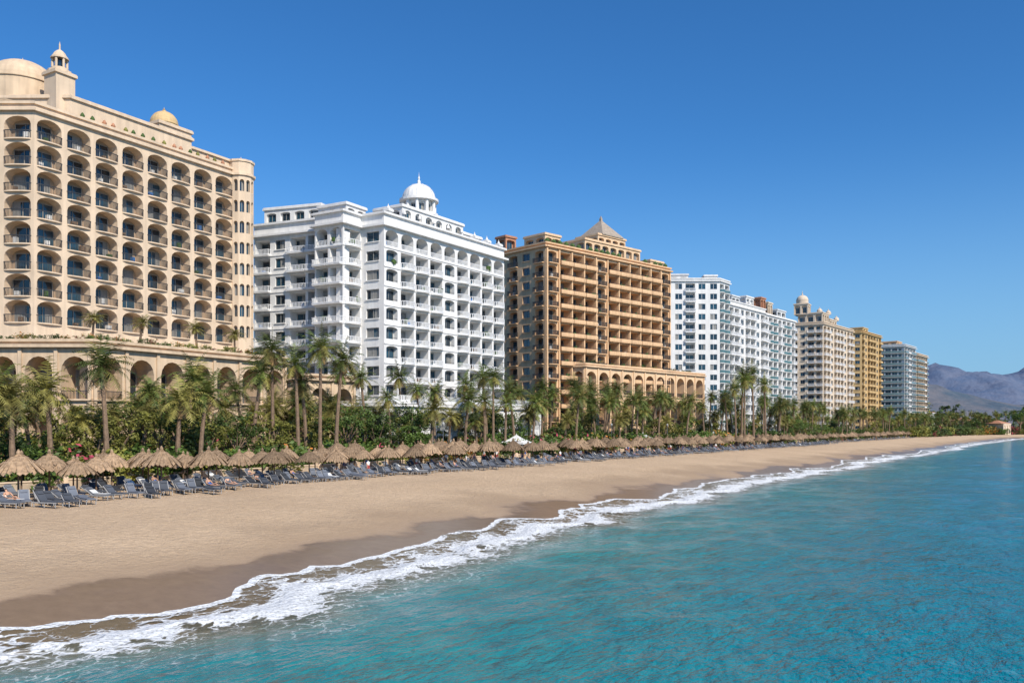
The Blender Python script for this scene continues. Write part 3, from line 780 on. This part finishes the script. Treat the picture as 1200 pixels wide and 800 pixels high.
A=Acc(); A.lathe(0,0,[(.16,0),(.14,.3),(.07,.4),(.05,5.0),(.09,5.05),(.09,5.15)],8,'metal'); A.lathe(0,0,[(.1,5.15),(.2,5.35),(.2,5.5),(.1,5.65),(.0,5.7)],10,'lampglass'); lm=A.mesh('lamp')
y=96
while y<400: obj('street_lamp',lm,(Xs(y)-38.6,y,2)); y+=26
A=Acc()
for sx_ in (-1,1):
    for sy_ in (-1,1): A.lathe(1.8*sx_,1.8*sy_,[(.06,0),(.06,2.5)],6,'cushw')
A.lathe(0,0,[(2.85,2.25),(2.85,2.5),(1.2,3.1),(.1,3.7),(0,4.0)],4,'clutW',rot=math.pi/4); cm=A.mesh('canopy')
for y,g in ((118,40.5),(165,40),(205,40),(212,40),(260,40)): obj('beach_canopy',cm,(Xs(y)-g,y,2),.1)

# ------------------------------------------------------------------ people
def person_mesh(name,J_,E_,cl,top=None):
    me=bpy.data.meshes.new(name+'_s'); me.from_pydata([j[:3] for j in J_],E_,[])
    o=bpy.data.objects.new(name+'_s',me); COL.objects.link(o)
    md=o.modifiers.new('k','SKIN'); sv_=me.skin_vertices[0].data
    for i,j in enumerate(J_): sv_[i].radius=(j[3],j[4] if len(j)>4 else j[3])
    sv_[0].use_root=True
    sb=o.modifiers.new('s','SUBSURF'); sb.levels=1
    dg=bpy.context.evaluated_depsgraph_get(); dg.update(); m2=bpy.data.meshes.new_from_object(o.evaluated_get(dg)); m2.name=name
    bpy.data.objects.remove(o)
    m2.materials.clear()
    for n in ('skin','hair',cl,top or 'skin'): m2.materials.append(M[n])
    hd=Vector(J_[4][:3]); pel=Vector(J_[0][:3]); ch=Vector(J_[2][:3])
    for p in m2.polygons:
        p.use_smooth=True; c=p.center; k=0
        if (c-hd).length<.19 and ((c-hd).normalized().dot(Vector((-.5,0,.8)).normalized())>.1): k=1
        elif (c-pel).length<.24: k=2
        elif (c-ch).length<.24: k=3
        p.material_index=k
    return m2
def fig(leg,arm,lay=False):
    J_=[(0,0,.95,.15,.11),(0,0,1.12,.13,.1),(0,0,1.36,.17,.11),(0,0,1.5,.055),(.01,0,1.62,.085),(.01,0,1.73,.07)]
    for s,a in ((1,leg),(-1,-leg)):
        J_+=[(0,.1*s,.88,.095),(a*.45+.03,.11*s,.5,.06),(a*.8-.03,.11*s,.08,.04),(a*.8+.13,.12*s,.03,.035)]
    for s,a in ((1,-arm),(-1,arm)):
        J_+=[(0,.19*s,1.42,.06),(a*.25,.25*s,1.14,.042),(a*.5+.08,.26*s,.9,.032),(a*.55+.12,.26*s,.8,.035)]
    E_=[(0,1),(1,2),(2,3),(3,4),(4,5),(0,6),(6,7),(7,8),(8,9),(0,10),(10,11),(11,12),(12,13),(2,14),(14,15),(15,16),(16,17),(2,18),(18,19),(19,20),(20,21)]
    return J_,E_
J1,E1=fig(0.05,.1); J2,E2=fig(.38,.45)
J3=[(0,0,.5,.14,.11),(-.12,0,.62,.12,.1),(-.3,0,.8,.16,.1),(-.38,0,.9,.055),(-.44,0,1.0,.085),(-.49,0,1.09,.07),
 (.06,.1,.5,.09),(.45,.12,.62,.06),(.85,.12,.46,.04),(.93,.12,.54,.035),(.06,-.1,.5,.09),(.5,-.12,.5,.06),(.9,-.12,.46,.04),(.98,-.12,.54,.035),
 (-.3,.19,.82,.06),(-.12,.27,.62,.042),(.1,.24,.56,.032),(.18,.22,.56,.035),(-.3,-.19,.82,.06),(-.12,-.27,.62,.042),(.1,-.24,.56,.032),(.18,-.22,.56,.035)]
ppl=[]
for i,(J_,c_,t_) in enumerate(((J1,'cloth1',None),(J2,'cloth2','cloth3'),(J2,'cloth1',None),(J1,'metal','cloth3'))):
    ppl.append(person_mesh('person_%d'%i,J_,E1,c_,t_))
lie=[person_mesh('sunbather_a',J3,E1,'cloth1'),person_mesh('sunbather_b',J3,E1,'metal')]
random.shuffle(spots)
for (x,y) in spots[:70]:
    if y<220: obj('sunbather_person',random.choice(lie),(x,y,1.98),U(-.1,.1))
for k in range(26):
    y=U(24,190); g=random.choice((27.8,31,34.3,36.8,36.5))+U(-.3,.3)
    obj('person',random.choice(ppl),(Xs(y)-g,y,2.0),U(0,6.28),U(.92,1.04))

# ------------------------------------------------------------------ world, sun, camera
sunv=Vector((.90,-.42,0)).normalized(); el=math.radians(40)
sv3=Vector((sunv.x*math.cos(el),sunv.y*math.cos(el),math.sin(el)))
w=bpy.data.worlds.new('World'); S.world=w; w.use_nodes=True; nt=w.node_tree; N=nt.nodes; L=nt.links
sk=N.new('ShaderNodeTexSky'); sk.sky_type='NISHITA'; sk.sun_disc=False; sk.sun_elevation=el; sk.sun_rotation=math.atan2(sunv.x,sunv.y)
sk.altitude=0; sk.air_density=1.0; sk.dust_density=.3; sk.ozone_density=2.0
tn=N.new('ShaderNodeVectorMath'); tn.operation='MULTIPLY'; tn.inputs[1].default_value=(.62,1.0,1.40); L.new(sk.outputs[0],tn.inputs[0])
hs=N.new('ShaderNodeHueSaturation'); hs.inputs['Saturation'].default_value=1.08; hs.inputs['Value'].default_value=1
L.new(tn.outputs[0],hs.inputs['Color'])
tcw=N.new('ShaderNodeTexCoord'); sz=N.new('ShaderNodeSeparateXYZ'); L.new(tcw.outputs['Generated'],sz.inputs[0])
hz=mrn(sz.outputs['Z'],0,.34,1,0,True); hz=ma('MULTIPLY',ma('POWER',hz,1.3),.8)
L.new(mixc(hz,hs.outputs[0],(2.6,4.9,7.4)),N['Background'].inputs['Color']); N['Background'].inputs['Strength'].default_value=.10
sl=bpy.data.lights.new('sun','SUN'); sl.energy=5.0; sl.angle=math.radians(.5); sl.color=(1,.91,.78)
so=bpy.data.objects.new('sun',sl); COL.objects.link(so); so.rotation_euler=sv3.to_track_quat('Z','Y').to_euler(); so.location=(60,-60,80)
cd=bpy.data.cameras.new('camera'); cd.lens=30; cd.sensor_width=36; cd.shift_y=.0833; cd.clip_start=.5; cd.clip_end=20000
co=bpy.data.objects.new('camera',cd); COL.objects.link(co); co.location=(0,0,7); co.rotation_euler=(math.pi/2,0,math.radians(30.1)); S.camera=co
S.view_settings.view_transform='Standard'; S.view_settings.look='None'; S.view_settings.exposure=0
